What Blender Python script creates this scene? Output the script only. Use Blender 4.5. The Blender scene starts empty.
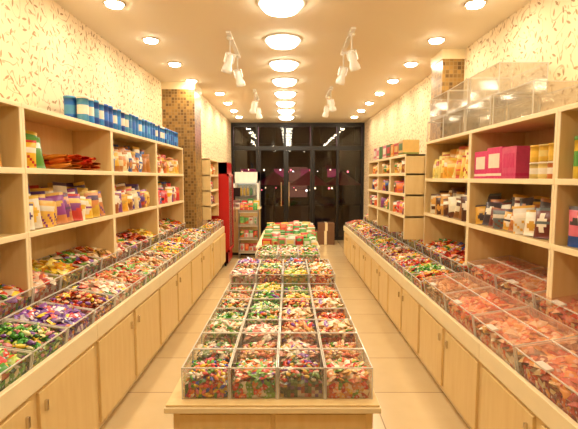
import bpy, math, random
from mathutils import Matrix, Vector
R = random.Random(23)
scene = bpy.context.scene
try:
    scene.view_settings.view_transform = 'Standard'
except Exception: pass

def lin(c):
    o=[]
    for x in c[:3]:
        x/=255.0
        o.append(x/12.92 if x<=0.04045 else ((x+0.055)/1.055)**2.4)
    return tuple(o)

# ------------------------------------------------------------ materials
class NT:
    def __init__(s,name):
        s.m=bpy.data.materials.new(name); s.m.use_nodes=True
        s.t=s.m.node_tree; s.t.nodes.clear()
        s.out=s.n('ShaderNodeOutputMaterial')
    def n(s,typ,**kw):
        nd=s.t.nodes.new(typ)
        for k,v in kw.items(): setattr(nd,k,v)
        return nd
    def l(s,a,b): s.t.links.new(a,b)
    def math(s,op,a,b=None,c=None):
        nd=s.n('ShaderNodeMath',operation=op)
        for i,v in enumerate((a,b,c)):
            if v is None: continue
            if isinstance(v,(int,float)): nd.inputs[i].default_value=v
            else: s.l(v,nd.inputs[i])
        return nd.outputs[0]
    def mix(s,f,a,b):
        nd=s.n('ShaderNodeMix',data_type='RGBA')
        for i,v in ((0,f),(6,a),(7,b)):
            if isinstance(v,(int,float)): nd.inputs[i].default_value=v
            elif isinstance(v,tuple): nd.inputs[i].default_value=(*v[:3],1)
            else: s.l(v,nd.inputs[i])
        return nd.outputs[2]
    def bsdf(s,col,rough=0.5,spec=0.5,metal=0.0):
        b=s.n('ShaderNodeBsdfPrincipled')
        if isinstance(col,tuple): b.inputs['Base Color'].default_value=(*col,1)
        else: s.l(col,b.inputs['Base Color'])
        if isinstance(rough,(int,float)): b.inputs['Roughness'].default_value=rough
        else: s.l(rough,b.inputs['Roughness'])
        b.inputs['Specular IOR Level'].default_value=spec
        b.inputs['Metallic'].default_value=metal
        s.l(b.outputs[0],s.out.inputs[0])
        return b

def mat_plain(name,rgb,rough=0.5,metal=0,spec=0.5,var=0.06):
    k=NT(name); no=k.n('ShaderNodeTexNoise'); no.inputs['Scale'].default_value=9
    c=lin(rgb); d=tuple(x*(1-var*2) for x in c)
    k.bsdf(k.mix(no.outputs[0],d,c),rough,spec,metal); return k.m

def mat_emit(name,rgb,st):
    k=NT(name); e=k.n('ShaderNodeEmission'); e.inputs[0].default_value=(*rgb,1); e.inputs[1].default_value=st
    k.l(e.outputs[0],k.out.inputs[0]); return k.m

def mat_attr(name,rough,spec=0.5,nscale=40,amt=0.25,bump=0.0):
    k=NT(name); a=k.n('ShaderNodeAttribute',attribute_name='Col')
    no=k.n('ShaderNodeTexNoise'); no.inputs['Scale'].default_value=nscale
    g=k.n('ShaderNodeTexCoord'); k.l(g.outputs['Object'],no.inputs['Vector'])
    f=k.math('MULTIPLY',no.outputs[0],amt)
    b=k.bsdf(k.mix(f,a.outputs['Color'],(0.02,0.01,0.01)),rough,spec)
    if bump:
        bp=k.n('ShaderNodeBump'); bp.inputs['Strength'].default_value=bump; bp.inputs['Distance'].default_value=0.01
        k.l(no.outputs[0],bp.inputs['Height']); k.l(bp.outputs[0],b.inputs['Normal'])
    return k.m

def mat_wood(name,c1,c2,rough=0.42):
    k=NT(name); g=k.n('ShaderNodeTexCoord'); mp=k.n('ShaderNodeMapping')
    mp.inputs['Scale'].default_value=(14,14,1.6)
    k.l(g.outputs['Object'],mp.inputs[0])
    no=k.n('ShaderNodeTexNoise'); no.inputs['Scale'].default_value=2.2; no.inputs['Detail'].default_value=5
    k.l(mp.outputs[0],no.inputs['Vector'])
    k.bsdf(k.mix(no.outputs[0],lin(c1),lin(c2)),rough,0.4); return k.m

def mat_wallpaper():
    k=NT('wallpaper_leaf_print'); g=k.n('ShaderNodeNewGeometry'); sp=k.n('ShaderNodeSeparateXYZ'); k.l(g.outputs['Position'],sp.inputs[0])
    hx=k.math('ADD',sp.outputs[0],sp.outputs[1])
    def coord(sc,off):
        c=k.n('ShaderNodeCombineXYZ')
        k.l(k.math('MULTIPLY_ADD',hx,sc,off),c.inputs[0]); k.l(k.math('MULTIPLY_ADD',sp.outputs[2],sc,off*1.7),c.inputs[1])
        return c.outputs[0]
    def leaf(sc,off,a,b,keep):
        co=coord(sc,off)
        v=k.n('ShaderNodeTexVoronoi',voronoi_dimensions='2D'); v.inputs['Scale'].default_value=1.0
        k.l(co,v.inputs['Vector'])
        df=k.n('ShaderNodeVectorMath',operation='SUBTRACT'); k.l(co,df.inputs[0]); k.l(v.outputs['Position'],df.inputs[1])
        sc2=k.n('ShaderNodeSeparateColor'); k.l(v.outputs['Color'],sc2.inputs[0])
        ro=k.n('ShaderNodeVectorRotate',rotation_type='Z_AXIS'); k.l(df.outputs[0],ro.inputs['Vector'])
        k.l(k.math('MULTIPLY',sc2.outputs[0],6.28),ro.inputs['Angle'])
        s3=k.n('ShaderNodeSeparateXYZ'); k.l(ro.outputs[0],s3.inputs[0])
        ex=k.math('POWER',k.math('ABSOLUTE',k.math('DIVIDE',s3.outputs[0],a)),1.5)
        ey=k.math('POWER',k.math('ABSOLUTE',k.math('DIVIDE',s3.outputs[1],b)),1.5)
        return k.math('MULTIPLY',k.math('LESS_THAN',k.math('ADD',ex,ey),1.0),k.math('LESS_THAN',sc2.outputs[1],keep))
    l1=leaf(14,0.3,0.38,0.12,0.62); l2=leaf(18,5.3,0.34,0.12,0.62)
    no=k.n('ShaderNodeTexNoise',noise_dimensions='2D'); no.inputs['Scale'].default_value=1.0; no.inputs['Detail'].default_value=0.5
    k.l(coord(5.5,2.0),no.inputs['Vector'])
    st=k.math('LESS_THAN',k.math('ABSOLUTE',k.math('SUBTRACT',no.outputs[0],0.5)),0.009)
    base=lin((238,217,180))
    c=k.mix(k.math('MULTIPLY',st,0.5),base,lin((150,116,74)))
    c=k.mix(k.math('MULTIPLY',l1,0.8),c,lin((150,114,74)))
    c=k.mix(k.math('MULTIPLY',l2,0.55),c,lin((180,142,96)))
    k.bsdf(c,0.7,0.2); return k.m

def mat_floor():
    k=NT('laminate_floor'); g=k.n('ShaderNodeNewGeometry'); mp=k.n('ShaderNodeMapping')
    mp.inputs['Rotation'].default_value=(0,0,math.pi/2)
    k.l(g.outputs['Position'],mp.inputs[0])
    b=k.n('ShaderNodeTexBrick'); b.offset=0.0; b.inputs['Scale'].default_value=1.0
    b.inputs['Brick Width'].default_value=0.6; b.inputs['Row Height'].default_value=0.6
    b.inputs['Mortar Size'].default_value=0.004; b.inputs['Color1'].default_value=(*lin((218,194,150)),1)
    b.inputs['Color2'].default_value=(*lin((208,182,136)),1); b.inputs['Mortar'].default_value=(*lin((150,122,86)),1)
    k.l(mp.outputs[0],b.inputs['Vector'])
    no=k.n('ShaderNodeTexNoise'); no.inputs['Scale'].default_value=6; no.inputs['Detail'].default_value=4; k.l(g.outputs['Position'],no.inputs['Vector'])
    k.bsdf(k.mix(k.math('MULTIPLY',no.outputs[0],0.35),b.outputs[0],lin((184,154,108))),0.18,0.6); return k.m

def mat_mosaic():
    k=NT('gold_mosaic_tile'); g=k.n('ShaderNodeNewGeometry'); sp=k.n('ShaderNodeSeparateXYZ'); k.l(g.outputs['Position'],sp.inputs[0])
    c=k.n('ShaderNodeCombineXYZ'); k.l(k.math('ADD',sp.outputs[0],sp.outputs[1]),c.inputs[0]); k.l(sp.outputs[2],c.inputs[1])
    b=k.n('ShaderNodeTexBrick'); b.offset=0.0; b.inputs['Scale'].default_value=1
    b.inputs['Brick Width'].default_value=0.042; b.inputs['Row Height'].default_value=0.042; b.inputs['Mortar Size'].default_value=0.004
    b.inputs['Color1'].default_value=(*lin((166,126,62)),1); b.inputs['Color2'].default_value=(*lin((92,62,26)),1); b.inputs['Mortar'].default_value=(*lin((150,122,76)),1)
    k.l(c.outputs[0],b.inputs['Vector']); k.bsdf(b.outputs[0],0.35,0.5); return k.m

def mat_clear(name,diff=0.05,gl=0.10,tint=(0.97,0.96,0.93),rough=0.08,dc=(0.9,0.85,0.75)):
    k=NT(name); t=k.n('ShaderNodeBsdfTransparent'); t.inputs[0].default_value=(*tint,1)
    gs=k.n('ShaderNodeBsdfGlossy'); gs.inputs['Roughness'].default_value=rough
    d=k.n('ShaderNodeBsdfDiffuse'); d.inputs[0].default_value=(*dc,1)
    lw=k.n('ShaderNodeLayerWeight'); lw.inputs[0].default_value=0.2
    m1=k.n('ShaderNodeMixShader'); k.l(k.math('MULTIPLY_ADD',lw.outputs['Fresnel'],0.5,gl*0.3),m1.inputs[0]); k.l(t.outputs[0],m1.inputs[1]); k.l(gs.outputs[0],m1.inputs[2])
    m2=k.n('ShaderNodeMixShader'); m2.inputs[0].default_value=diff; k.l(m1.outputs[0],m2.inputs[1]); k.l(d.outputs[0],m2.inputs[2])
    k.l(m2.outputs[0],k.out.inputs[0]); return k.m

WOOD=mat_wood('pale_birch_laminate',(232,206,150),(214,180,118))
DOOR=mat_wood('birch_door_panel',(234,208,150),(218,184,122))
EDGE=mat_plain('cream_edge_band',(246,228,184),0.4)
WALLP=mat_wallpaper(); FLOOR=mat_floor(); MOS=mat_mosaic()
CEIL=mat_plain('ceiling_paint',(238,226,202),0.75,var=0.01)
WRAP=mat_attr('candy_wrapper_foil',0.25,0.6,60,0.16)
PRINT=mat_attr('printed_packaging',0.3,0.5,30,0.22,0.25)
CLEAR=mat_clear('clear_acrylic',0.08)
LID=mat_clear('red_tinted_acrylic_lid',0.16,0.45,(1,0.88,0.80),0.1,(0.95,0.50,0.34))
RIM=mat_clear('acrylic_edge',0.5)
GLASS=mat_clear('window_glass',0.0,0.22,(0.7,0.7,0.74),0.01)
WHITE=mat_plain('white_enamel',(246,244,238),0.3)
BLACK=mat_plain('black_metal_frame',(22,18,18),0.35)
RED=mat_plain('red_cooler_enamel',(190,22,20),0.3)
STEEL=mat_plain('brushed_steel',(190,190,190),0.3,1.0)
CHROME=mat_plain('chrome_trim',(225,215,200),0.15,1.0)
LAMP=mat_emit('downlight_glow',(1,0.88,0.66),65)
LAMPC=mat_emit('ceiling_lamp_glow',(1,0.9,0.70),20)
COOLGLOW=mat_emit('cooler_tube_glow',(0.85,1,0.9),3)

# ------------------------------------------------------------ mesh builder
class MB:
    def __init__(s): s.v=[];s.f=[];s.mi=[];s.c=[];s.sm=[];s.mats=[]
    def slot(s,m):
        if m not in s.mats: s.mats.append(m)
        return s.mats.index(m)
    def add(s,vs,fs,mat,col=(0.8,0.8,0.8),M=None,smooth=False):
        o=len(s.v); i=s.slot(mat)
        for v in vs: s.v.append(tuple(M@Vector(v)) if M is not None else tuple(v))
        multi=isinstance(col,list)
        for j,f in enumerate(fs):
            s.f.append([o+q for q in f]); s.mi.append(i); s.c.append(col[j] if multi else col); s.sm.append(smooth)
    def box(s,x0,x1,y0,y1,z0,z1,mat,col=(0.8,0.8,0.8),M=None):
        if x0>x1: x0,x1=x1,x0
        if y0>y1: y0,y1=y1,y0
        vs=[(x0,y0,z0),(x1,y0,z0),(x1,y1,z0),(x0,y1,z0),(x0,y0,z1),(x1,y0,z1),(x1,y1,z1),(x0,y1,z1)]
        s.add(vs,[(3,2,1,0),(4,5,6,7),(0,1,5,4),(1,2,6,5),(2,3,7,6),(3,0,4,7)],mat,col,M)
    def prism(s,pts,y0,y1,mat,col=(0.8,0.8,0.8)):
        n=len(pts); vs=[(p[0],y0,p[1]) for p in pts]+[(p[0],y1,p[1]) for p in pts]
        fs=[tuple(range(n)),tuple(range(2*n-1,n-1,-1))]+[(i,(i+n),(i+1)%n+n,(i+1)%n) for i in range(n)]
        s.add(vs,fs,mat,col)
    def lathe(s,prof,seg,mat,col,M=None,smooth=True):
        vs=[];fs=[];cs=[]
        for r,z in prof:
            for a in range(seg):
                t=2*math.pi*a/seg; vs.append((r*math.cos(t),r*math.sin(t),z))
        for i in range(len(prof)-1):
            for a in range(seg):
                b=(a+1)%seg; fs.append((i*seg+a,i*seg+b,(i+1)*seg+b,(i+1)*seg+a))
                cs.append(col[i] if isinstance(col,list) else col)
        fs.append(tuple(range(seg-1,-1,-1))); cs.append(cs[0])
        n=len(prof)-1; fs.append(tuple(n*seg+a for a in range(seg))); cs.append(cs[-2])
        s.add(vs,fs,mat,cs,M,smooth)
    def mesh(s,name,origin=(0,0,0)):
        me=bpy.data.meshes.new(name); ox,oy,oz=origin
        me.from_pydata([(a-ox,b-oy,c-oz) for a,b,c in s.v],[],s.f)
        for m in s.mats: me.materials.append(m)
        me.polygons.foreach_set('material_index',s.mi)
        me.polygons.foreach_set('use_smooth',s.sm)
        at=me.color_attributes.new('Col','FLOAT_COLOR','CORNER')
        data=[]
        for f,c in zip(s.f,s.c):
            data.extend((c[0],c[1],c[2],1.0)*len(f))
        at.data.foreach_set('color',data)
        me.update(); return me
def obj(name,me,loc=(0,0,0),M=None,parent=None,bevel=0):
    if isinstance(me,MB): me=me.mesh(name,loc)
    o=bpy.data.objects.new(name,me); scene.collection.objects.link(o)
    if M is not None: o.matrix_world=M
    else: o.location=loc
    if parent: o.parent=parent
    if bevel:
        b=o.modifiers.new('bevel','BEVEL'); b.width=bevel; b.segments=2; b.limit_method='ANGLE'
    return o

T=Matrix.Translation
def RX(a): return Matrix.Rotation(a,4,'X')
def RY(a): return Matrix.Rotation(a,4,'Y')
def RZ(a): return Matrix.Rotation(a,4,'Z')

# ------------------------------------------------------------ room shell
XL,XR,XL2=-1.8,1.85,-1.42
H=2.9; YB=10.7; YF=-1.5
def room(name,x0,x1,y0,y1,z0,z1,mat):
    b=MB(); b.box(x0,x1,y0,y1,z0,z1,mat); obj(name,b,((x0+x1)/2,(y0+y1)/2,z0))
room('floor',-2.0,2.0,YF-0.1,YB+0.1,-0.1,0,FLOOR)
room('ceiling',-2.0,2.0,YF-0.1,YB+0.1,H,H+0.1,CEIL)
room('wall_left',XL-0.1,XL,YF,6.2,0,H,WALLP)
room('wall_left_rear',XL2-0.1,XL2,6.65,YB,0,H,WALLP)
room('wall_right',XR,XR+0.1,YF,YB,0,H,WALLP)
room('wall_front',-1.9,1.95,YF-0.1,YF,0,H,WALLP)
b=MB(); b.box(XL,-1.34,6.2,6.65,0,H,MOS); b.box(XL,-1.33,6.19,6.66,H-0.1,H-0.001,EDGE); obj('mosaic_column',b,(-1.57,6.4,0))
b=MB(); b.box(1.62,XR,4.65,5.0,0,H,MOS); b.box(1.61,XR,4.64,5.01,H-0.1,H-0.001,EDGE); obj('mosaic_column.001',b,(1.74,4.8,0))

# back window wall
b=MB()
for x in (XL2+0.03,-0.78,-0.1,0.55,1.2,XR-0.03):
    b.box(x-0.03,x+0.03,YB-0.04,YB+0.04,0,H,BLACK)
for z in (0.05,2.28,H-0.05):
    b.box(XL2,XR,YB-0.035,YB+0.035,z-0.05,z+0.05,BLACK)
for x in (-0.78,-0.1,0.55): # door leaf stiles
    b.box(x+0.035,x+0.085,YB-0.03,YB+0.03,0.1,2.23,BLACK)
for x in (-0.19,0.0):
    b.box(x-0.012,x+0.012,YB-0.1,YB-0.075,0.85,1.45,CHROME)
    for z in (0.9,1.4): b.box(x-0.01,x+0.01,YB-0.09,YB-0.03,z-0.01,z+0.01,CHROME)
vs=[(XL2,YB,0.1),(XR,YB,0.1),(XR,YB,H-0.1),(XL2,YB,H-0.1)]
b.add(vs,[(0,1,2,3)],GLASS)
obj('window_1',b,(0.2,YB,0))

# outside street at night
b=MB(); b.box(-14,14,YB+0.12,30,-0.2,-0.1,mat_plain('asphalt',(30,28,30),0.6)); obj('street_ground',b,(0,20,0))
b=MB(); FA=mat_plain('night_facade',(46,28,28),0.8)
b.box(-14,14,26,27,-0.1,9,FA)
WE=mat_emit('lit_window_warm',(1,0.35,0.25),0.2); PK=mat_emit('shop_sign_glow',(1,0.10,0.25),0.3)
for i in range(9):
    x=-8+i*2.0
    b.box(x,x+1.1,25.93,26,0.4,2.2,WE if i%3==1 else BLACK)
    b.box(x-.1,x+1.2,25.9,26,3.6,5,BLACK)
for x0,x1 in ((-2.9,-1.7),(-.9,-.2),(0.7,1.5),(2.3,3.0)): b.box(x0,x1,25.8,26,1.6,2.1,PK)
obj('street_building',b,(0,26,-0.1))
b=MB()
AW=mat_plain('maroon_awning_fabric',(140,14,52),0.7)
for i in range(4):
    x=-1.8+i*1.25; y=15+0.7*(i%2)
    seg=10; vs=[(x,y,1.8)]+[(x+0.7*math.cos(2*math.pi*a/seg),y+0.7*math.sin(2*math.pi*a/seg),1.3) for a in range(seg)]
    b.add(vs,[(0,1+a,1+(a+1)%seg) for a in range(seg)],AW)
    b.lathe([(0.02,-0.1),(0.02,1.8)],6,BLACK,(0,0,0),T((x,y,0)))
obj('market_umbrella_row',b,(0,15,-0.1))
b=MB()
BU=[mat_emit('street_bulb_warm',(1,0.7,0.4),6),mat_emit('street_bulb_white',(1,0.95,0.9),7),mat_emit('street_bulb_red',(1,0.15,0.2),5)]
for yy in (17,21):
    for x in (-3.4,4.4): b.lathe([(0.04,-0.1),(0.04,3.0)],8,BLACK,(0,0,0),T((x,yy,0)))
    for zz in (1.1,1.4,1.9):
        b.box(-3.4,4.4,yy-.006,yy+.006,zz-.006,zz+.006,BLACK)
        for i in range(7):
            x=R.uniform(-3,4.2); r=R.uniform(.02,.05); b.lathe([(0.01,-2*r),(r,-r),(0.01,0.0)],8,R.choice(BU),(1,1,1),T((x,yy,zz)))
obj('street_string_lights',b,(0,19,-0.1))
l=bpy.data.lights.new('umbrella_fill_light','POINT'); l.energy=38; l.color=(1,0.3,0.45); l.shadow_soft_size=0.3  # added pink light to brighten the maroon umbrellas, no fixture behind it
o=bpy.data.objects.new('umbrella_fill_light',l); scene.collection.objects.link(o); o.location=(0,13.5,2.9)

# ------------------------------------------------------------ candy
PAL={
'orange':[(232,100,30),(205,55,25),(240,150,50),(150,40,20),(245,200,120)],
'redbrown':[(150,40,26),(190,50,34),(110,40,22),(226,120,60),(240,200,150)],
'red':[(205,35,30),(225,60,40),(170,25,25),(240,210,190),(235,140,60)],
'green':[(60,140,40),(90,165,50),(35,95,35),(180,200,80),(235,230,170),(70,150,45)],
'purple':[(110,60,150),(150,90,170),(70,45,120),(210,80,90),(240,225,235),(120,70,160)],
'blue':[(40,70,160),(70,120,200),(235,235,235),(30,40,100),(230,80,60)],
'pinkwhite':[(232,160,135),(248,222,200),(220,105,90),(250,236,215),(235,190,150)],
'salmon':[(236,155,110),(248,200,160),(222,105,70),(248,225,190),(225,170,90)],
'beige':[(232,190,132),(212,155,92),(248,225,185),(205,105,55),(170,125,60)],
'yellow':[(240,205,55),(248,225,120),(228,155,45),(225,185,60),(140,165,50)],
'mixed':[(220,55,45),(80,150,60),(240,195,60),(248,232,210),(80,100,190),(235,130,145),(235,130,50)],
'redgreen':[(205,60,40),(95,155,60),(245,228,200),(232,135,75),(135,180,80),(100,150,50)],
'white':[(248,238,218),(236,220,195),(225,125,85),(150,180,95),(245,205,150)],
'choc':[(100,56,30),(150,90,45),(222,165,70),(190,75,40),(240,220,190)],
'darkmix':[(75,90,40),(60,45,40),(205,80,50),(225,180,80),(238,220,190),(105,130,60)],
'peach':[(238,125,65),(228,90,48),(246,175,115),(215,70,40),(242,200,140)],
'crimson':[(190,42,28),(215,70,40),(150,34,24),(238,160,65),(242,210,155),(225,110,50)],
}
EXTRA=[(240,200,60),(110,160,60),(230,130,50),(248,236,215),(130,80,160),(210,60,50),(235,150,150),(70,130,60)]
def twist(mb,M,c1,c2,L=0.023,r=0.0105):
    seg=6; rings=[(-1.0,.7,.35),(-.66,.2,.2),(-.5,.75,.7),(0,1.0,.9),(.5,.75,.7),(.66,.2,.2),(1.0,.7,.35)]
    vs=[];fs=[];cs=[]
    for i,(x,ry,rz) in enumerate(rings):
        for a in range(seg):
            t=2*math.pi*a/seg+(0.4 if i in(0,6) else 0); vs.append((x*L,ry*r*math.cos(t),rz*r*math.sin(t)))
    for i in range(6):
        for a in range(seg):
            q=(a+1)%seg; fs.append((i*seg+a,i*seg+q,(i+1)*seg+q,(i+1)*seg+a)); cs.append(c2 if i in(0,5) else c1)
    mb.add(vs,fs,WRAP,cs,M,True)
def packet(mb,M,c1,c2,L=0.026,W=0.017,t=0.008):
    nx,ny=5,3; vs=[];fs=[];cs=[]
    for side in (1,-1):
        for i in range(nx+1):
            for j in range(ny+1):
                u=i/nx*2-1; v=j/ny*2-1
                th=t*max(0,(1-u**4))*max(0,(1-v*v))**0.5 if abs(u)<0.99 else 0
                vs.append((u*L,v*W*(1 if abs(u)>.9 else .93),side*th))
    n=(nx+1)*(ny+1)
    for s in (0,1):
        for i in range(nx):
            for j in range(ny):
                q=s*n+i*(ny+1)+j; f=(q,q+ny+1,q+ny+2,q+1); fs.append(f if s==0 else f[::-1])
                cs.append(c2 if i in (0,nx-1) else (c1 if not(i==2 and j==1) else tuple(min(1,x*0.5+0.4) for x in c2)))
    mb.add(vs,fs,WRAP,cs,M,True)
def jit(c,lo=0.8,hi=1.15):
    k=R.uniform(lo,hi); return tuple(min(1,x*k) for x in lin(c))
def bin_mesh(name,w,d,h,pal,n,kind,fill=0.75,bump=0.035,lid=False,sc=1.0,panes=True):
    mb=MB(); P=PAL[pal]*2+R.sample(EXTRA,0 if lid else 3); hw,hd=w/2,d/2
    wall=[(-hw,-hd,0),(hw,-hd,0),(hw,hd,0),(-hw,hd,0),(-hw,-hd,h),(hw,-hd,h),(hw,hd,h),(-hw,hd,h)]
    mb.add(wall,[(0,1,2,3),(0,1,5,4),(1,2,6,5),(2,3,7,6),(3,0,4,7)],CLEAR)
    e=0.0028
    for x in (-hw,hw): mb.box(x-e,x+e,-hd-e,hd+e,h-e,h+e,RIM)
    for y in (-hd,hd): mb.box(-hw-e,hw+e,y-e,y+e,h-e,h+e,RIM)
    for x in (-hw,hw):
        for y in (-hd,hd): mb.box(x-e,x+e,y-e,y+e,0,h,RIM)
    if lid:
        M=T((0,0,h+0.006)); mb.add([(-hw,-hd,0),(hw,-hd,0),(hw,hd,0),(-hw,hd,0)],[(0,1,2,3)],LID,M=M)
        mb.box(-hw,hw,0.0,0.006,h+0.006,h+0.012,RIM); mb.box(-0.04,0.04,-hd-0.012,-hd+0.02,h+0.004,h+0.014,RIM)
    iw,idp=hw-0.010,hd-0.010; g=12
    def hz(x,y): return h*fill+bump*(1-(x/hw)**2)*(1-(y/hd)**2)+0.006*math.sin(x*90+y*40)
    vs=[];fs=[];cs=[]
    for i in range(g+1):
        for j in range(g+1):
            x=-iw+2*iw*i/g; y=-idp+2*idp*j/g; vs.append((x,y,hz(x,y)-0.012))
    for i in range(g):
        for j in range(g):
            q=i*(g+1)+j; fs.append((q,q+g+1,q+g+2,q+1)); cs.append(tuple(x*0.6 for x in jit(R.choice(P))))  # filler under the candies, colour darkened as painted shade in the gaps
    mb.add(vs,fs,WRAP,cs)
    for (ax,sg) in (('y',-1),('y',1),('x',-1),('x',1)):
        m=12; zz=4; vs=[];fs=[];cs=[]
        for i in range(m+1):
            for j in range(zz+1):
                t=-1+2*i/m; k=(j/zz)
                x,y=(t*iw,sg*idp*.97) if ax=='y' else (sg*iw*.97,t*idp)
                vs.append((x,y,0.004+k*(hz(x,y)-0.016)))
        for i in range(m):
            for j in range(zz):
                q=i*(zz+1)+j; fs.append((q,q+zz+1,q+zz+2,q+1)); cs.append(tuple(x*0.55 for x in jit(R.choice(P))))  # side filler also darkened, shade between pieces put into the colour
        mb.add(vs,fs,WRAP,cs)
    f=twist if kind==0 else packet
    gx=max(3,int(w/(0.021*sc))); gy=max(3,int(d/(0.021*sc)))
    for i in range(gx):
        for j in range(gy):
            if R.random()<0.08: continue
            x=-iw+0.014+(i+R.uniform(.1,.9))/gx*(2*iw-0.028); y=-idp+0.014+(j+R.uniform(.1,.9))/gy*(2*idp-0.028)
            M=T((x,y,hz(x,y)+R.uniform(-0.008,0.010)))@RZ(R.uniform(0,6.28))@RY(R.uniform(-.5,.5))@RX(R.uniform(-.6,.6))
            c=jit(R.choice(P)); c2=jit(R.choice(P)) if R.random()<.5 else c
            f(mb,M@Matrix.Scale(sc*R.uniform(.85,1.15),4),c,c2)
    if panes:
        for i in range(gx):
            for j in range(max(2,int(h*fill/0.024))):
                z=0.012+0.022*j+R.uniform(-.005,.005)
                if z>h*fill-0.004: continue
                x=(-iw+0.014+(i+R.uniform(.2,.8))/gx*(2*iw-0.028))
                c=jit(R.choice(P))
                f(mb,T((x,-idp+0.003,z))@RX(math.pi/2+R.uniform(-.2,.2))@RZ(R.uniform(0,6.28))@Matrix.Scale(.85,4),c,c)
                for sg in (-1,1):
                    c=jit(R.choice(P)); f(mb,T((sg*(iw-.003),x*idp/iw,z))@RY(math.pi/2)@RZ(R.uniform(0,6.28))@Matrix.Scale(.85,4),c,c)
    return mb.mesh(name)

CB={}
def cb(p,k,low=0):
    key=(p,k,low)
    if key not in CB: CB[key]=bin_mesh('candy_bin_'+p,0.224,0.232,0.155,p,75,k,(0.66,0.52,0.82)[low],0.035,sc=1.2 if low==2 else 1.0)
    return CB[key]
SB={}
def sb(p,k,big=False):
    key=(p,k,big)
    if key not in SB: SB[key]=bin_mesh('candy_tray_'+p,0.285,0.325,0.12,p,110,k,0.72,0.05,sc=1.6 if big else 1.15,panes=not big)
    return SB[key]

def pouch(mb,M,w,h,t,c1,c2,c3,pat=None):
    if pat is None: pat=R.randrange(6)
    nx,nz=8,11; vs=[];fs=[];cs=[]
    for side in (-1,1):
        for j in range(nz+1):
            for i in range(nx+1):
                u=i/nx*2-1; v=j/nz
                pr=max(0,1-u*u)**0.5*math.sin(math.pi*min(max((v-0.06)/0.88,0),1))**0.5
                if j==0: pr=max(0,1-u*u)**.5*0.55
                vs.append((u*w/2*(1-0.05*math.sin(math.pi*v)),side*t/2*pr,v*h))
    n=(nx+1)*(nz+1)
    for s in (0,1):
        for j in range(nz):
            for i in range(nx):
                q=s*n+j*(nx+1)+i; f=(q,q+1,q+nx+2,q+nx+1); fs.append(f if s==0 else f[::-1])
                u=(i+.5)/nx*2-1; v=(j+.5)/nz; c=c1
                if pat==0:
                    if (u/.7)**2+((v-.62)/.18)**2<1: c=c2
                    if (u/.6)**2+((v-.27)/.13)**2<1: c=c3
                elif pat==1:
                    if v<.42+.15*u: c=c3
                    if .62<v<.82 and abs(u)<.7: c=c2
                elif pat==2:
                    if v>.66: c=c2
                    if (u/.5)**2+((v-.36)/.2)**2<1: c=c3
                elif pat==3:
                    if (i+j)%4==0 and v<.5: c=c3
                    if .55<v<.75: c=c2
                elif pat==4:
                    if (u/.45)**2+((v-.5)/.3)**2<1: c=c2
                    if .42<v<.54 and abs(u)<.8: c=c3
                else:
                    if v<.3: c=c2
                    if .5<v<.6 and -.7<u<.5: c=c3
                    if .64<v<.74 and -.5<u<.7: c=c3
                if j==nz-1: c=c3
                cs.append(c)
    mb.add(vs,fs,PRINT,cs,M,True)
def can(mb,M,r,h,c1,c2):
    mb.lathe([(r*.9,0),(r,0.004),(r,h*.3),(r,h*.65),(r,h*.9),(r*1.05,h*.9),(r*1.05,h*.98),(r*.95,h)],14,PRINT,[c1,c1,c2,c1,c2,c2,c2],M)
def carton(mb,M,w,d,h,c1,c2):
    mb.box(-w/2,w/2,-d/2,d/2,0,h,PRINT,c1,M)
    mb.box(-w*.36,w*.36,-d/2-0.002,-d/2,h*.35,h*.8,PRINT,c2,M)
    mb.box(-w/2-0.001,w/2+0.001,-d/2-0.001,d/2+0.001,h*.1,h*.18,PRINT,c2,M)

# ------------------------------------------------------------ centre tables
def table(name,x0,x1,y0,y1,zt,riser=None):
    b=MB()
    b.box(x0,x1,y0,y1,zt-0.03,zt,WOOD); b.box(x0-0.006,x1+0.006,y0-0.006,y1+0.006,zt-0.04,zt-0.012,EDGE)
    b.box(x0+0.03,x1-0.03,y0+0.03,y1-0.03,0.07,zt-0.03,DOOR)
    b.box(x0+0.07,x1-0.07,y0+0.07,y1-0.07,0,0.07,BLACK)
    for x in (x0+0.03,x1-0.03):
        yy=y0+0.05
        while yy<y1-0.3:
            b.box(x-0.008,x+0.008,yy,min(yy+0.55,y1-0.05),0.1,zt-0.06,WOOD); yy+=0.58
    b.box(x0+0.06,(x0+x1)/2-0.01,y0+0.022,y0+0.03,0.1,zt-0.06,WOOD); b.box((x0+x1)/2+0.01,x1-0.06,y0+0.022,y0+0.03,0.1,zt-0.06,WOOD)
    if riser:
        a,c,hh=riser
        b.box(x0+.02,x1-.02,a,c,zt,zt+hh,WOOD); b.box(x0+.01,x1-.01,a-.008,c,zt+hh-.02,zt+hh+.001,EDGE)
    return obj(name,b,((x0+x1)/2,(y0+y1)/2,0),bevel=0.003)
ZT=0.48
table('candy_display_table',-0.585,0.43,1.95,4.45,ZT,(3.70,4.43,0.07))
rows=[['mixed','redgreen','darkmix','salmon'],['darkmix','salmon','pinkwhite','salmon'],['white','pinkwhite','salmon','beige'],
['green','redgreen','beige','orange'],['darkmix','green','redbrown','beige'],['beige','green','yellow','orange'],
['redgreen','yellow','green','beige'],['pinkwhite','redbrown','yellow','orange'],['choc','green','darkmix','white'],['purple','redbrown','blue','choc']]
for r,row in enumerate(rows):
    for c,p in enumerate(row):
        M=T((-0.405+c*0.232,2.12+r*0.24+(0.025 if r>6 else 0),ZT+0.001+(0.072 if r>6 else 0)))@RZ(R.choice([0,math.pi]))
        obj('candy_bin',cb(p,(c+r)%2,1 if r<2 else (2 if r>6 else R.choice([0,0,2]))),M=M)
table('candy_display_table.001',-0.45,0.42,4.85,7.5,ZT+0.02,(5.62,7.48,0.14))
for r in range(3):
    for c in range(3):
        obj('candy_bin',cb(R.choice(['mixed','pinkwhite','yellow','redgreen','white','salmon']),r%2,2),M=T((-0.265+c*0.25,4.99+r*0.24,ZT+0.021))@Matrix.Diagonal((1.08,1,1.1,1)))
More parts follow.
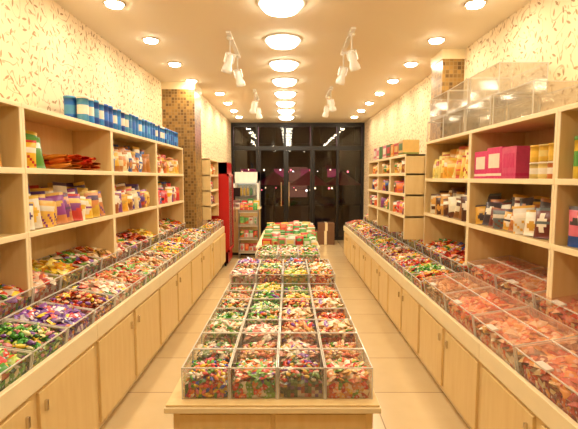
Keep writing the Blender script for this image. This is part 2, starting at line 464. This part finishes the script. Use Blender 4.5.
GP=[(60,150,70),(100,170,80),(235,225,205),(225,120,110),(235,180,70),(215,60,50),(120,180,90),(245,235,220),(230,120,60),(235,200,120)]
mb=MB()
for r in range(12):
    x=-.36
    while x<.30:
        w=R.uniform(.09,.14); c1,c2,c3=[jit(R.choice(GP[:3] if r in (1,4,5) else GP)) for _ in range(3)]
        hh=R.uniform(.10,.16)+(.04 if r>5 else 0)
        if R.random()<.35: carton(mb,T((x+w/2,-.86+r*.15,0))@RZ(R.uniform(-.1,.1)),w*.9,.1,hh*.8,c1,c2)
        else: pouch(mb,T((x+w/2,-.86+r*.15,0.004))@RZ(R.uniform(-.3,.3))@RX(R.uniform(-.5,-.1)),w,hh,.06,c1,c2,c3)
        x+=w*.92
obj('bagged_sweets',mb.mesh('bagged_sweets'),M=T((-0.0,6.52,0.648)))

# ------------------------------------------------------------ side base cabinets
TA=math.radians(9); D=0.335; STEP=0.13
def prof(xf,xb,zf,two):
    z0=zf-0.03; x1=xf+0.34; p=[(xf,0.08),(xf,z0),(x1,z0+0.34*math.tan(TA))]
    if two:
        z1=z0+STEP; p+=[(x1,z1),(xb,z1+(xb-x1)*math.tan(TA)),(xb,0.08)]
    else: p+=[(xb,z0+(xb-xf)*math.tan(TA)),(xb,0.08)]
    return p
def cabinet(s,xf,xb,y0,y1,zf,two=True,nd=2):
    b=MB(); X=lambda v: s*v
    p=[(X(a),c) for a,c in prof(xf,xb,zf,two)]
    if s<0: p=p[::-1]
    b.prism(p,y0,y1,WOOD)
    b.box(X(xf+0.05),X(xb),y0,y1,0,0.08,EDGE)
    b.box(X(xf-0.022),X(xf+0.004),y0,y1,zf-0.075,zf+0.022,EDGE)
    w=(y1-y0)/nd
    for i in range(nd):
        a=y0+i*w
        b.box(X(xf-0.016),X(xf+0.002),a+0.03,a+w-0.03,0.11,zf-0.10,DOOR)
        ky=a+w-0.07 if i%2==0 else a+0.07
        b.box(X(xf-0.03),X(xf-0.014),ky-0.008,ky+0.008,zf-0.2,zf-0.15,CHROME)
    return obj('display_base_cabinet',b,(X((xf+xb)/2),(y0+y1)/2,0),bevel=0.003)
def shelf_unit(s,xf,xb,y0,y1,levels,ztop,zbot):
    b=MB(); X=lambda v:s*v; t=0.022
    b.box(X(xb-0.012),X(xb),y0,y1,zbot,ztop,WOOD)
    for y in (y0,y1-t): b.box(X(xf),X(xb-0.012),y,y+t,zbot,ztop,WOOD)
    for y in (y0,y1-t): b.box(X(xf-0.004),X(xf),y,y+t,zbot,ztop,EDGE)
    for z in levels+[ztop]:
        b.box(X(xf),X(xb-0.012),y0+t*0,y1,z-t,z,WOOD)
        b.box(X(xf-0.006),X(xf+0.004),y0,y1,z-t-0.004,z+0.006 if z<ztop else z,EDGE)
    return obj('display_shelving',b,(X((xf+xb)/2),(y0+y1)/2,zbot),bevel=0.002)

LF=(1.12,1.79,0.70); RF=(1.07,1.84,0.62)
for i in range(6):
    y0=-1.2+1.2*i
    cabinet(-1,LF[0],LF[1],y0,y0+1.198,LF[2])
cabinet(-1,LF[0],LF[1],6.0,6.185,LF[2],True,1)
for i in range(6):
    y0=-1.2+1.2*i
    shelf_unit(-1,1.47,1.795,y0,y0+1.198,[1.24,1.60],1.96,0.88)
b=MB()
b.box(-1.12,-1.33,6.2,6.66,0.08,0.70,WOOD); b.box(-1.12,-1.41,6.67,7.42,0.08,0.70,WOOD)
b.box(-1.142,-1.118,6.2,7.42,0.63,0.72,EDGE); b.box(-1.10,-1.12,6.24,6.78,0.11,0.6,DOOR); b.box(-1.10,-1.12,6.84,7.38,0.11,0.6,DOOR)
b.box(-1.17,-1.33,6.2,7.42,0,0.08,EDGE)
obj('display_base_cabinet',b,(-1.25,6.8,0),bevel=0.003)
shelf_unit(-1,1.22,1.415,6.68,7.42,[1.12,1.36,1.6],1.85,0.90)
RY0=[2.3-3*1.1+1.1*i for i in range(5)]
for i,y0 in enumerate(RY0):
    cabinet(1,RF[0],RF[1],y0,y0+1.098,RF[2])
    shelf_unit(1,1.42,1.845,y0,y0+1.098,[1.19,1.54],1.92,0.86)
for i in range(4):
    y0=4.5+0.93*i
    cabinet(1,RF[0],1.60 if i==0 else RF[1],y0,y0+0.928,RF[2])
for i,(a,c) in enumerate(((4.52,5.2),(5.21,5.9),(5.91,6.6))):
    shelf_unit(1,1.22,1.60,a,c-0.002,[1.15,1.38,1.6],1.8,0.90)

def put(s,cab,y,row,me,sx=1.0,name='candy_tray'):
    xf,xb,zf=cab; z0=zf-0.03+row*STEP+0.002
    xs=xf+0.008+row*0.342
    x=xs+D/2*math.cos(TA); z=z0+(D/2+0.004)*math.sin(TA)+0.003
    M=T((s*x,y,z))@RZ(math.pi/2 if s<0 else -math.pi/2)@RX(TA)@Matrix.Diagonal((sx,1,1,1))
    obj(name,me,M=M)
Lf=['orange','orange','redbrown','green','green','purple','redbrown','pinkwhite','salmon','redgreen','beige','choc','yellow','mixed','orange','redgreen','white','mixed','redbrown']
Lb=['red','redbrown','redbrown','crimson','purple','mixed','pinkwhite','yellow','redgreen','beige','pinkwhite','mixed','redbrown','yellow','white','beige','mixed','orange','yellow','mixed']
for i in range(18):
    y=0.76+0.3*i
    if y>6.02: break
    put(-1,LF,y,0,sb(Lf[i],i%2)); put(-1,LF,y,1,sb(Lb[i],1,True))
for i in range(4):
    obj('candy_tray',sb(['yellow','mixed','white','orange'][i],i%2),M=T((-1.233,6.36+0.3*i,0.701))@RZ(math.pi/2)@Matrix.Diagonal((1,0.58,1,1)))
RFp=['orange','green','red','salmon','redbrown','choc','mixed','yellow','redgreen','beige','mixed','orange','white','yellow','mixed','redgreen','red']
RBp=['orange','redbrown','mixed','orange','mixed','yellow','choc','white','mixed','beige','redbrown','yellow','mixed','beige','green','yellow','mixed']
i=0; y=3.55
while y<8.1:
    put(1,RF,y,0,sb(RFp[i%17],i%2),0.94)
    if y<4.4 or y>4.6: put(1,RF,y,1,sb(RBp[i%17],1,True),0.94)
    i+=1; y+=0.275
big=[bin_mesh('lidded_bin_a',0.44,0.33,0.17,'peach',120,1,0.66,0.02,True,1.3),
     bin_mesh('lidded_bin_b',0.44,0.33,0.17,'crimson',120,1,0.64,0.02,True,1.6),
     bin_mesh('lidded_bin_c',0.44,0.33,0.17,'salmon',120,1,0.68,0.02,True,1.4),
     bin_mesh('lidded_bin_d',0.44,0.33,0.17,'beige',120,0,0.66,0.02,True,1.4)]
for k,y in enumerate((0.8,1.26,1.72,2.18,2.64,3.10)):
    put(1,RF,y,0,big[[0,1,1,2,0,3][k]],1,'lidded_candy_bin'); put(1,RF,y,1,big[[1,0,3,0,2,0][k]],1,'lidded_candy_bin')

# ------------------------------------------------------------ shelf goods
BR=[(225,50,45),(240,190,50),(70,140,60),(50,90,170),(235,120,50),(240,230,210),(140,70,140),(230,120,140),(120,60,30),(70,60,60)]
def goods(name,s,x,z,y0,y1,kind,pal,hh,gap=0.0,wr=(0.085,0.14),rowd=0.085,nrow=2):
    mb=MB(); L=y1-y0; face=-0.55 if s<0 else 0.55
    for row in range(nrow if kind!='carton' else 1):
        u=-L/2
        while u<L/2-0.05:
            w=R.uniform(*wr)
            if kind=='carton': w=R.uniform(0.15,0.24)
            if u+w>L/2: break
            c1,c2,c3=[jit(R.choice(pal)) for _ in range(3)]
            if R.random()<.3: c2=lin((245,235,215))
            yy=row*rowd
            h=hh*(R.uniform(.62,.85) if row==0 else R.uniform(.85,1.12))
            if kind=='pouch':
                M=T((u+w/2,yy+R.uniform(-.01,.012),0.002))@RZ(face+R.uniform(-.35,.35))@RY(R.uniform(-.15,.15))@RX(R.uniform(-.22,.03))
                pouch(mb,M,w*1.05,h,0.065,c1,c2,c3)
            elif kind=='flat':
                for q in range(3):
                    M=T((u+w/2,yy+R.uniform(-.02,.02),0.028+q*hh/3.4))@RZ(R.uniform(-.5,.5))@RX(math.pi/2-R.uniform(-.1,.2)-math.pi)@T((0,0,-0.08))
                    pouch(mb,M,w*.95,0.16,0.045,jit(R.choice(pal)),c2,c3)
            elif kind=='can':
                can(mb,T((u+w/2,yy,0.001)),w*.46,hh,c1,c2)
            else:
                carton(mb,T((u+w/2,.04,0.001))@RZ(R.uniform(-.06,.06)),w*.94,.18,hh*R.uniform(1.0,1.2),c1,c2)
            u+=w*(.82 if kind=='pouch' else 1.0)+R.uniform(0,gap)
    M=T((s*x,(y0+y1)/2,z))@RZ(math.pi/2 if s<0 else -math.pi/2)
    obj(name,mb.mesh(name),M=M)
warm=[(238,180,60),(225,120,50),(210,150,70),(160,90,40),(240,220,170),(240,200,90)]
lt=[(242,234,215),(100,70,150),(150,70,150),(240,195,70),(220,70,60),(238,190,90),(250,238,220),(225,150,90),(90,70,110)]
LXG=1.54
goods('snack_bags',-1,LXG,1.242,1.27,2.33,'pouch',lt,0.26,nrow=3)
goods('snack_bags',-1,LXG,1.602,1.27,2.33,'pouch',warm,0.24,nrow=3)
goods('snack_bags',-1,LXG,1.602,2.47,2.80,'pouch',[(240,190,50),(240,200,60),(90,150,60),(240,225,190),(220,60,50)],0.27)
goods('dried_fruit_packs',-1,1.56,1.602,2.84,3.5,'flat',[(235,95,30),(215,50,30),(235,150,50),(235,120,40)],0.10,wr=(.1,.16))
goods('snack_bags',-1,LXG,1.242,2.47,3.54,'pouch',lt,0.25,nrow=3)
goods('snack_bags',-1,LXG,1.602,3.66,4.75,'pouch',[(238,190,70),(200,130,60),(70,110,180),(220,150,80),(240,225,180),(150,90,50)],0.25,nrow=3)
goods('snack_bags',-1,LXG,1.242,3.66,4.75,'pouch',lt+warm,0.23,nrow=3)
goods('snack_bags',-1,LXG,1.602,4.86,5.95,'pouch',warm+[(220,70,60)],0.24,nrow=3)
goods('snack_bags',-1,LXG,1.242,4.86,5.95,'pouch',BR,0.24,nrow=3)
goods('biscuit_cans',-1,1.53,1.962,3.2,5.95,'can',[(40,110,205),(60,145,225),(35,85,175),(50,130,210),(90,170,220)],0.19,wr=(.088,.09),rowd=.095)
goods('snack_bags',-1,1.30,1.122,6.73,7.37,'pouch',BR,0.18,rowd=.04)
goods('snack_bags',-1,1.30,1.362,6.73,7.37,'pouch',BR,0.18,rowd=.04)
goods('snack_bags',-1,1.30,1.602,6.73,7.37,'pouch',warm,0.18,rowd=.04)
goods('snack_jars',1,1.50,1.542,1.75,2.25,'can',[(240,200,70),(230,90,120),(100,170,80)],0.22,wr=(.1,.101),rowd=.11)
goods('snack_bags',1,1.50,1.192,1.25,2.25,'pouch',BR,0.26,nrow=3)
goods('cookie_tubs',1,1.49,1.542,2.36,2.64,'can',[(235,190,70),(240,215,130),(225,130,60)],0.10,wr=(.09,.091),rowd=.095)
goods('cookie_tubs',1,1.49,1.643,2.36,2.64,'can',[(235,190,70),(240,215,130),(225,130,60)],0.10,wr=(.09,.091),rowd=.095)
goods('gift_boxes',1,1.49,1.542,2.68,3.36,'carton',[(220,45,115),(185,35,80),(230,80,130)],0.19)
goods('snack_bags',1,1.50,1.192,2.36,3.36,'pouch',[(70,60,66),(240,230,210),(190,120,60),(90,100,100),(235,180,70),(120,50,40)],0.22,nrow=3)
goods('snack_bags',1,1.50,1.542,3.44,4.44,'pouch',[(240,200,70),(235,170,60),(245,225,130),(200,80,50)],0.27,nrow=3)
goods('snack_bags',1,1.50,1.192,3.44,4.44,'pouch',[(150,100,50),(220,160,70),(240,230,200),(90,50,30)],0.25,nrow=3)
for k,(a,c) in enumerate(((4.58,5.15),(5.27,5.85),(5.97,6.55))):
    for z in (1.152,1.382,1.602):
        goods('snack_bags',1,1.29,z,a,c,'pouch',BR if z<1.5 else warm+[(70,140,60)],0.18)
goods('gift_boxes',1,1.32,1.802,4.6,6.5,'carton',[(220,70,60),(240,200,120),(240,230,210),(80,130,70),(225,120,140),(235,150,60)],0.15)

def acr(w,d,h):
    mb=MB(); hw,hd=w/2,d/2; e=0.003
    mb.add([(-hw,-hd,0),(hw,-hd,0),(hw,hd,0),(-hw,hd,0),(-hw,-hd,h),(hw,-hd,h),(hw,hd,h),(-hw,hd,h)],[(0,1,2,3),(4,5,6,7),(0,1,5,4),(1,2,6,5),(2,3,7,6),(3,0,4,7)],CLEAR)
    for z in (e,h):
        for x in (-hw,hw): mb.box(x-e,x+e,-hd,hd,z-e,z+e,RIM)
        for y in (-hd,hd): mb.box(-hw,hw,y-e,y+e,z-e,z+e,RIM)
    for x in (-hw,hw):
        for y in (-hd,hd): mb.box(x-e,x+e,y-e,y+e,0,h,RIM)
    return mb.mesh('acrylic_box')
A1=acr(0.34,0.46,0.21)
for y,z,r in ((2.88,0,0.05),(3.38,0,-.03),(3.88,0,.03),(4.36,0,0),(3.3,1,.02),(3.79,1,-.03),(4.28,1,.02)):
    obj('acrylic_box',A1,M=T((1.63,y,1.922+0.22*z))@RZ(r))

# ------------------------------------------------------------ rear appliances
def cooler(name,w,d,h,body,goodspal,M):
    b=MB()
    b.box(-w/2,w/2,d/2-0.03,d/2,0.05,h,body); b.box(-w/2,-w/2+0.03,-d/2,d/2,0.05,h,body); b.box(w/2-0.03,w/2,-d/2,d/2,0.05,h,body)
    b.box(-w/2,w/2,-d/2,d/2,h-0.2,h,body); b.box(-w/2,w/2,-d/2,d/2,0.05,0.25,body)
    b.box(-w/2+.03,w/2-.03,d/2-0.04,d/2-0.03,0.25,h-.2,WHITE)
    b.box(-w/2+.05,w/2-.05,d/2-0.06,d/2-0.04,h-.24,h-.2,COOLGLOW)
    for x in (-w/2+.04,w/2-.04): 
        for y in (-d/2+.05,d/2-.05): b.lathe([(0.02,0),(0.02,0.05)],8,BLACK,(0,0,0),T((x,y,0)))
    nz=4; st=(h-0.5)/nz
    for k in range(nz):
        z=0.27+k*st; b.box(-w/2+.03,w/2-.03,-d/2+.04,d/2-.04,z,z+0.01,STEEL)
        x=-w/2+0.075
        while x<w/2-0.05:
            c=jit(R.choice(goodspal)); r=0.03; hh=st*0.75
            b.lathe([(r,0),(r,hh*.6),(r*.4,hh*.8),(r*.4,hh*.93),(r*.45,hh)],10,PRINT,[c,c,lin((240,235,225)),c],T((x,-d/2+0.12,z+0.011))); x+=0.075
    for x0,x1,z0,z1 in ((-w/2,-w/2+.04,.25,h-.2),(w/2-.04,w/2,.25,h-.2),(-w/2,w/2,.25,.29),(-w/2,w/2,h-.24,h-.2)):
        b.box(x0,x1,-d/2-0.03,-d/2,z0,z1,body if body is RED else WHITE)
    b.add([(-w/2,-d/2-0.015,.25),(w/2,-d/2-0.015,.25),(w/2,-d/2-0.015,h-.2),(-w/2,-d/2-0.015,h-.2)],[(0,1,2,3)],CLEAR)
    b.box(w/2-.035,w/2-.015,-d/2-.07,-d/2-.05,h*.4,h*.6,CHROME); 
    for z in (h*.41,h*.58): b.box(w/2-.03,w/2-.02,-d/2-.06,-d/2-.03,z,z+.015,CHROME)
    obj(name,b.mesh(name),M=M)
cooler('drinks_cooler',0.6,0.34,1.82,RED,BR,T((-1.245,7.78,0))@RZ(math.pi/2))
cooler('drinks_cooler',0.55,0.5,1.68,WHITE,[(60,150,80),(240,235,225),(230,190,60),(210,60,50)],T((-0.93,9.6,0)))
b=MB()
b.box(-1.3,-0.6,8.55,9.0,0.06,0.92,WOOD); b.box(-1.32,-0.58,8.52,9.03,0.92,0.95,EDGE); b.box(-1.27,-.63,8.58,8.97,0,0.06,BLACK)
for x in (-1.27,-0.94): b.box(x,x+0.31,8.535,8.55,0.12,0.86,DOOR)
obj('checkout_counter',b,(-.92,8.77,0))
b=MB()
b.box(-0.15,0.15,-0.16,0.16,0,0.1,WHITE); b.box(-0.13,0.13,-0.168,-0.16,0.02,0.08,STEEL)
b.prism([(-0.14,0.1),(0.14,0.1),(0.14,0.16),(-0.14,0.13)],-0.12,0.1,STEEL)
b.box(-0.02,0.02,0.08,0.11,0.1,0.25,BLACK); b.box(-0.13,0.13,0.07,0.09,0.22,0.40,BLACK)
obj('cash_register',b.mesh('cash_register'),M=T((-1.13,8.78,0.951)))
mb=MB()
for k,c in enumerate(((215,50,50),(60,150,70),(240,200,60))):
    carton(mb,T((-0.12+k*0.12,0,0)),0.11,0.15,0.14+0.04*(k%2),lin(c),lin((245,235,220)))
obj('gift_boxes',mb.mesh('gift_boxes'),M=T((-0.78,8.75,0.951)))
mb=MB()
for x in (-.19,.18): mb.box(x,x+.012,-.13,.13,0,.95,STEEL)
for z in (.12,.38,.64,.9):
    mb.box(-.19,.192,-.13,.13,z-.012,z,WHITE); mb.box(-.19,.192,-.135,-.13,z,z+.04,STEEL)
    for k in range(4):
        c1,c2,c3=[jit(R.choice(GP)) for _ in range(3)]
        pouch(mb,T((-.13+k*.087,-.05,z+.001))@RX(-.15),.085,.17,.05,c1,c2,c3)
obj('snack_rack',mb.mesh('snack_rack'),M=T((-0.78,8.3,0)))
mb=MB()
CB2=mat_plain('cardboard',(120,84,54),0.8)
for (x,y,z,w,d,h) in ((0,0,0,.42,.34,.32),(0.02,0.01,.321,.38,.32,.18)):
    mb.box(x-w/2,x+w/2,y-d/2,y+d/2,z,z+h,CB2); mb.box(x-.03,x+.03,y-d/2-.002,y+d/2+.002,z+.003,z+h+.002,EDGE)
obj('stacked_cartons',mb.mesh('stacked_cartons'),M=T((0.85,10.1,0)))

# ------------------------------------------------------------ lights
def downlight_mesh(r,glow,ctr):
    mb=MB()
    mb.lathe([(r*1.2,0.0),(r*1.2,-0.008),(r*1.05,-0.014),(r,-0.004)],24,CHROME if not ctr else WHITE,(.8,.8,.8))
    if ctr: mb.lathe([(r*.98,-0.002),(r*.98,-0.03),(r*.8,-0.06),(r*.4,-0.078),(r*.05,-0.08)],24,glow,(1,1,1))
    else: mb.lathe([(r*.98,-0.005),(r*.85,-0.025),(r*.4,-0.035),(r*.05,-0.036)],20,glow,(1,1,1))
    return mb.mesh('downlight')
DS=downlight_mesh(0.07,LAMP,False); DC=downlight_mesh(0.16,LAMPC,True)
LS=bpy.data.lights.new('halogen','AREA'); LS.shape='DISK'; LS.size=0.12; LS.energy=3.7; LS.color=(1,0.82,0.57)
LC=bpy.data.lights.new('lamp','AREA'); LC.shape='DISK'; LC.size=0.28; LC.energy=5.6; LC.color=(1,0.85,0.62)
def lampat(name,me,ld,x,y,dz):
    o=obj(name,me,(x,y,H-0.001))
    q=bpy.data.objects.new('bulb',ld); scene.collection.objects.link(q); q.parent=o; q.location=(0,0,-dz)
for k in range(-1,10):
    y=1.69+0.88*k
    lampat('ceiling_lamp',DC,LC,-0.06,y,0.09)
    if not(6.1<y<6.8): lampat('recessed_downlight',DS,LS,-1.35 if y<6.2 else -1.1,y,0.045)
    lampat('recessed_downlight',DS,LS,1.44,y,0.045)
def track(x,y,s):
    mb=MB()
    mb.box(-0.02,0.02,-0.42,0.42,-0.02,0,WHITE)
    for yy,tilt,rz in ((-0.3,0.5,0.7*s),(0.3,0.45,-0.5*s)):
        mb.lathe([(0.03,-0.02),(0.03,-0.035),(0.008,-0.04),(0.008,-0.18)],10,WHITE,(1,1,1),T((0,yy,0)))
        M=T((0,yy,-0.2))@RZ(rz)@RX(tilt)
        mb.box(-0.052,-0.044,-0.01,0.01,-0.06,0.03,WHITE,M=M); mb.box(0.044,0.052,-0.01,0.01,-0.06,0.03,WHITE,M=M); mb.box(-0.052,0.052,-0.01,0.01,0.022,0.03,WHITE,M=M)
        mb.lathe([(0.022,0.02),(0.032,0.0),(0.036,-0.08),(0.048,-0.11),(0.05,-0.15),(0.046,-0.15),(0.03,-0.11)],16,WHITE,(1,1,1),M)
        mb.lathe([(0.03,-0.125),(0.03,-0.128)],12,LAMPC,(1,1,1),M)
    obj('track_spotlight',mb.mesh('track_spotlight'),M=T((x,y,H-0.001)))
track(-0.56,4.5,1); track(0.58,4.4,-1); track(-0.53,7.1,1); track(0.63,6.9,-1)

w=bpy.data.worlds.new('night'); scene.world=w; w.use_nodes=True
w.node_tree.nodes['Background'].inputs[0].default_value=(0.01,0.012,0.025,1); w.node_tree.nodes['Background'].inputs[1].default_value=0.5

cam=bpy.data.cameras.new('camera'); co=bpy.data.objects.new('camera',cam); scene.collection.objects.link(co)
cam.lens=430/578*36; cam.sensor_width=36; co.location=(0,0,1.55)
co.rotation_euler=(math.radians(90-4.85),0,0); cam.clip_start=0.05
scene.camera=co
